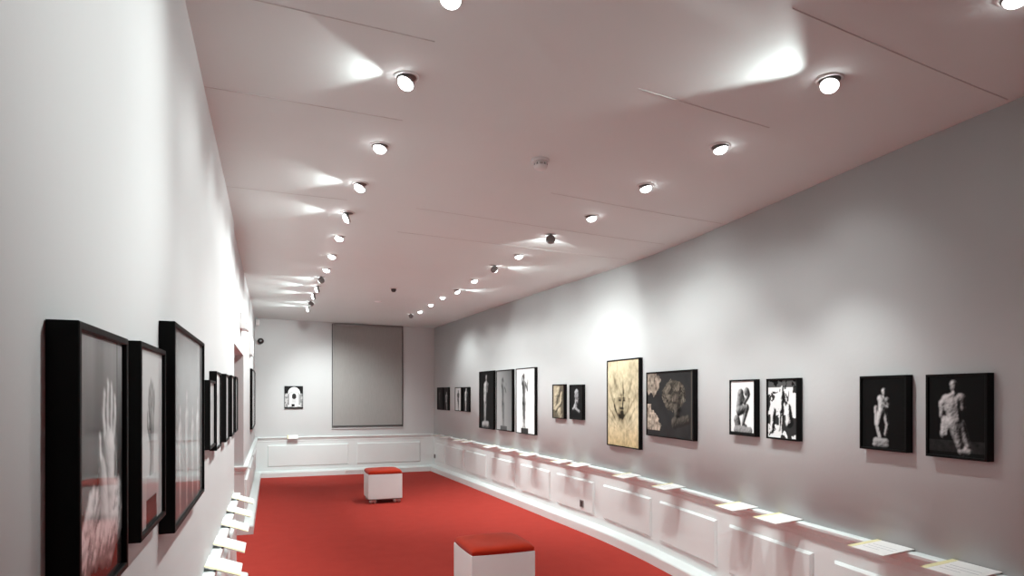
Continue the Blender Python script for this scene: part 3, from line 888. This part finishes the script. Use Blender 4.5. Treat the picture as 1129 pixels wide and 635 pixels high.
ceiling_sensor('faint flat white ceiling sensor farthest along the middle of the ceiling', 1.48, 9.74, 0.055, 0.016, M_PLASTIC)

# ------------------------------------------------------------------ recessed spotlights
SPOT_K = 1.0
WASH_L, DOWN_L = ((-.62, 0, -.78), 48, .9), ((-.12, 0, -1), 52, 1.0)
WASH_R, DOWN_R = ((.62, 0, -.78), 45, .9), ((.12, 0, -1), 52, 1.0)
MID_R = ((.34, 0, -.94), 34, .9)
HIGH_R = ((.80, 0, -.60), 46, 1.0)
def lamp(t, p, aim, half, blend, watts):
    a = Vector(aim).normalized()
    ld = bpy.data.lights.new('lamp', 'SPOT')
    ld.energy = watts * SPOT_K
    ld.spot_size = math.radians(2 * half)
    ld.spot_blend = blend
    ld.shadow_soft_size = 0.018
    ld.color = LAMP_RGB
    lo = bpy.data.objects.new('lamp', ld)
    link(lo, t)
    lo.matrix_local = Matrix.Translation(Vector(p)) @ a.to_track_quat('-Z', 'Y').to_matrix().to_4x4()
LAMP_RGB = (0.925, 1.0, 0.985)
def spotlight(label, x, y, aim, beams, spill, group):
    """aim: direction of the head; the lamps are aimed on their own. The head tilts out of a flush ring in the ceiling."""
    zc = CZ(x, y)
    t = thing('recessed_spotlight', label, 'spotlight', (x, y, zc), 0, group)
    a = Vector(aim).normalized()
    bm = bmesh.new()
    add_lathe(bm, [(0.043, 0.002), (0.043, -0.004), (0.046, -0.006), (0.054, -0.004), (0.057, 0.002)], 28, None, False, False)
    obj('trim_ring', bm, M_RING, t)
    bm = bmesh.new(); add_lathe(bm, [(0.0435, -0.0015), (0.0435, -0.0025)], 24)
    obj('recess', bm, M_DARK, t)  # flat dark disc; the shade of an open hole is put into its colour
    # the head hangs below the dark disc and points along aim
    piv = Vector((-a.x * 0.012, -a.y * 0.012, 0))
    r = 0.039
    hd = Vector((a.x, a.y, 0))
    sn = math.sqrt(max(0.0, 1 - a.z * a.z))
    zcen = -(r * sn + 0.005)                      # keep the tilted front clear of the ceiling
    front = piv + Vector((a.x * 0.020, a.y * 0.020, zcen - 0.006))
    M = axis_matrix(front, a)
    back = min(0.030, max(0.004, (-(front.z) - r * sn - 0.0028) / max(-a.z, 0.12)))
    bm = bmesh.new()
    add_lathe(bm, [(r * .85, -back), (r, -back * .7), (r, 0.0), (r * .93, 0.0), (r * .93, -0.002)], 24, M)
    obj('head', bm, M_METAL, t)
    bm = bmesh.new(); add_lathe(bm, [(r * .92, -0.0015), (r * .92, 0.001), (r * .84, 0.009), (r * .66, 0.016), (r * .4, 0.021), (0.0005, 0.023)], 24, M)
    obj('lens', bm, M_LENS, t)
    # little swivel stalk between disc and head
    bm = bmesh.new()
    bk = M @ Vector((0, 0, -back * .5))
    add_lathe(bm, [(0.010, 0), (0.010, (Vector((bk.x, bk.y, -0.002)) - bk).length)], 12, axis_matrix(bk, Vector((0, 0, 1))))
    obj('swivel', bm, M_METAL, t)
    # added spots shape the fixture's light; spill leaves the open rim along the ceiling
    for (am, half, blend), watts in beams:
        lamp(t, Vector((0, 0, -0.035)) + Vector(am).normalized() * 0.05, am, half, blend, watts)
    if spill:
        lamp(t, front + Vector((0, 0, 0.004)) + Vector(spill[3]).normalized() * 0.045, spill[3], spill[1], spill[2], spill[0])
    return t
ORD = ['nearest', 'second', 'third', 'fourth', 'fifth', 'sixth', 'seventh', 'eighth', 'ninth', 'tenth', 'eleventh', 'twelfth', 'thirteenth', 'fourteenth']
def row_label(side, i, note):
    o = 'nearest spotlight' if i == 0 else ORD[i] + ' nearest spotlight'
    return f'{o}, {side} row, {note}'
GLL, GRL = 'spotlights in the left ceiling row', 'spotlights in the right ceiling row'
LEFT_N = (-0.20, -0.15, -0.96)         # usual aim of the left row
LEFT_G = (-0.95, 0.03, -0.22)        # heads tipped far out, grazing the ceiling
HEAD_L = (-0.45, -0.18, -0.87)      # tipped a little towards the pictures
RIGHT_N = (0.15, -0.15, -0.975)
ROW_L = [
    (0.582, 2.186, LEFT_N, [(WASH_L, 12), (DOWN_L, 54)], None, 'cut by the top edge of the picture'),
    (0.551, 2.821, HEAD_L, [(WASH_L, 20), (DOWN_L, 40)], (5.5, 55, .18, (-0.90, 0.03, -0.43)), 'large, with a bright patch on the ceiling to its left'),
    (0.564, 3.645, LEFT_N, [(WASH_L, 26), (DOWN_L, 68)], None, 'glowing lens without a patch beside it'),
    (0.544, 4.356, HEAD_L, [(WASH_L, 32), (DOWN_L, 34)], (7, 52, .18, (-0.90, 0.03, -0.43)), 'glowing, with a long bright patch to its left'),
    (0.540, 5.086, (-.80, 0.0, -.45), [(WASH_L, 60), (DOWN_L, 30)], (7, 50, .18, (-0.90, 0.03, -0.43)), 'dark rim above a half-hidden lens'),
    (0.553, 5.868, LEFT_N, [(WASH_L, 80), (DOWN_L, 14)], None, 'first of three round glowing dots'),
    (0.558, 6.665, LEFT_N, [(WASH_L, 76), (DOWN_L, 8)], None, 'second of three round glowing dots'),
    (0.563, 7.415, LEFT_N, [(WASH_L, 60), (DOWN_L, 8)], None, 'last of three round glowing dots'),
    (0.541, 7.938, (-0.45, 0.80, -0.30), [(WASH_L, 48), (DOWN_L, 10)], (9, 52, .2, (-0.6, 0.68, -0.40)), 'dark head turned away from view'),
    (0.545, 8.655, LEFT_G, [(WASH_L, 44), (DOWN_L, 8)], (12, 50, .18, (-0.90, 0.03, -0.43)), 'pale streak left, just past the dark head'),
    (0.539, 9.332, LEFT_G, [(WASH_L, 48)], (12, 50, .18, (-0.90, 0.03, -0.43)), 'pale streak to its left, far along'),
    (0.546, 10.116, (-0.3, 0.86, -0.36), [(WASH_L, 52), (((-.22, .86, -.46), 36, .8), 135)], (11, 52, .2, (-0.5, 0.75, -0.40)), 'head pointing at the back wall'),
    (0.541, 10.798, LEFT_G, [(WASH_L, 56), (((.25, .85, -.85), 40, .9), 205)], (12, 50, .18, (-0.90, 0.03, -0.43)), 'farthest of its row, by the back wall'),
]
ROW_R = [
    (2.302, 1.430, (0.0, 0.0, -1.0), [(((0, 0, -1), 50, 1.0), 14)], None, 'cut by the top right corner of the picture'),
    (2.189, 2.084, (-0.40, -0.20, -0.88), [(((-.95, -.26, -.22), 21, 1.0), 235)], (20, 60, .12, (-0.80, 0.06, -0.60)), 'with a large bright patch curving on the ceiling'),
    (2.233, 2.848, RIGHT_N, [(WASH_R, 9), (MID_R, 50), (DOWN_R, 28)], None, 'glowing lens with no bright patch'),
    (2.223, 3.564, RIGHT_N, [(WASH_R, 13), (MID_R, 60), (DOWN_R, 10)], None, 'round glowing dot right of the smoke detector'),
    (2.232, 4.328, RIGHT_N, [(WASH_R, 28), (HIGH_R, 14), (MID_R, 52)], None, 'small glowing dot before the dark head'),
    (2.180, 4.966, (0.25, 0.90, -0.30), [(WASH_R, 28), (HIGH_R, 12), (((.4, .75, -.55), 42, .9), 28)], (9, 55, .2, (0.22, 0.90, -0.40)), 'dark head turned away from view'),
    (2.228, 5.835, RIGHT_N, [(WASH_R, 28), (HIGH_R, 28), (MID_R, 20)], None, 'glowing dot between two dark heads'),
    (2.182, 6.432, (0.70, 0.60, -0.36), [(WASH_R, 30), (HIGH_R, 24), (MID_R, 20)], (10, 45, .2, (0.92, 0.1, -0.36)), 'dark head throwing a bright patch right'),
    (2.247, 7.358, RIGHT_N, [(WASH_R, 24), (HIGH_R, 10), (MID_R, 40), (DOWN_R, 36)], None, 'small glowing dot past the second dark head'),
    (2.262, 8.178, (0.40, -0.2, -0.88), [(WASH_R, 30), (DOWN_R, 90)], (9, 48, .2, (0.90, -0.1, -0.40)), 'brightest far dot, with a streak to its right'),
    (2.248, 8.890, (0.0, 0.0, -1.0), [(WASH_R, 36), (DOWN_R, 90)], None, 'dim oval lens pointing straight down'),
    (2.270, 9.704, (0.0, 0.0, -1.0), [(WASH_R, 23), (DOWN_R, 43)], None, 'smaller dim oval lens beyond the first dim one'),
    (2.279, 10.523, RIGHT_N, [(WASH_R, 20)], None, 'last glowing dot before the back wall'),
    (2.214, 10.943, (0.1, 0.9, -0.4), [(WASH_R, 30)], None, 'dark rim at the far end by the blind'),
]
for i, (x, y, aim, beams, spill, note) in enumerate(ROW_L):
    spotlight(row_label('left', i, note), x, y, aim, beams, spill, GLL)
for i, (x, y, aim, beams, spill, note) in enumerate(ROW_R):
    spotlight(row_label('right', i, note), x, y, aim, beams, spill, GRL)
# ------------------------------------------------------------------ world, camera, colour management
wd = bpy.data.worlds.new('World'); SC.world = wd
wd.use_nodes = True
wd.node_tree.nodes['Background'].inputs[0].default_value = (0, 0, 0, 1)
cd = bpy.data.cameras.new('camera')
cd.sensor_fit = 'HORIZONTAL'; cd.sensor_width = 36.0
cd.lens = 36.0 * 715.0 / 1129.0
cd.shift_y = (435.0 - 317.5) / 1129.0
cd.clip_start = 0.02
cam = bpy.data.objects.new('camera', cd)
cam.location = (0, 0, 1.55)
cam.rotation_euler = (PI / 2, 0, -math.radians(20.301))
link(cam)
SC.camera = cam
SC.view_settings.view_transform = 'Standard'
SC.view_settings.look = 'None'
SC.view_settings.gamma = 1.0
SC.view_settings.use_curve_mapping = False
SC.view_settings.exposure = 0.26
SC.cycles.max_bounces = 10
SC.cycles.diffuse_bounces = 6
SC.cycles.use_denoising = True
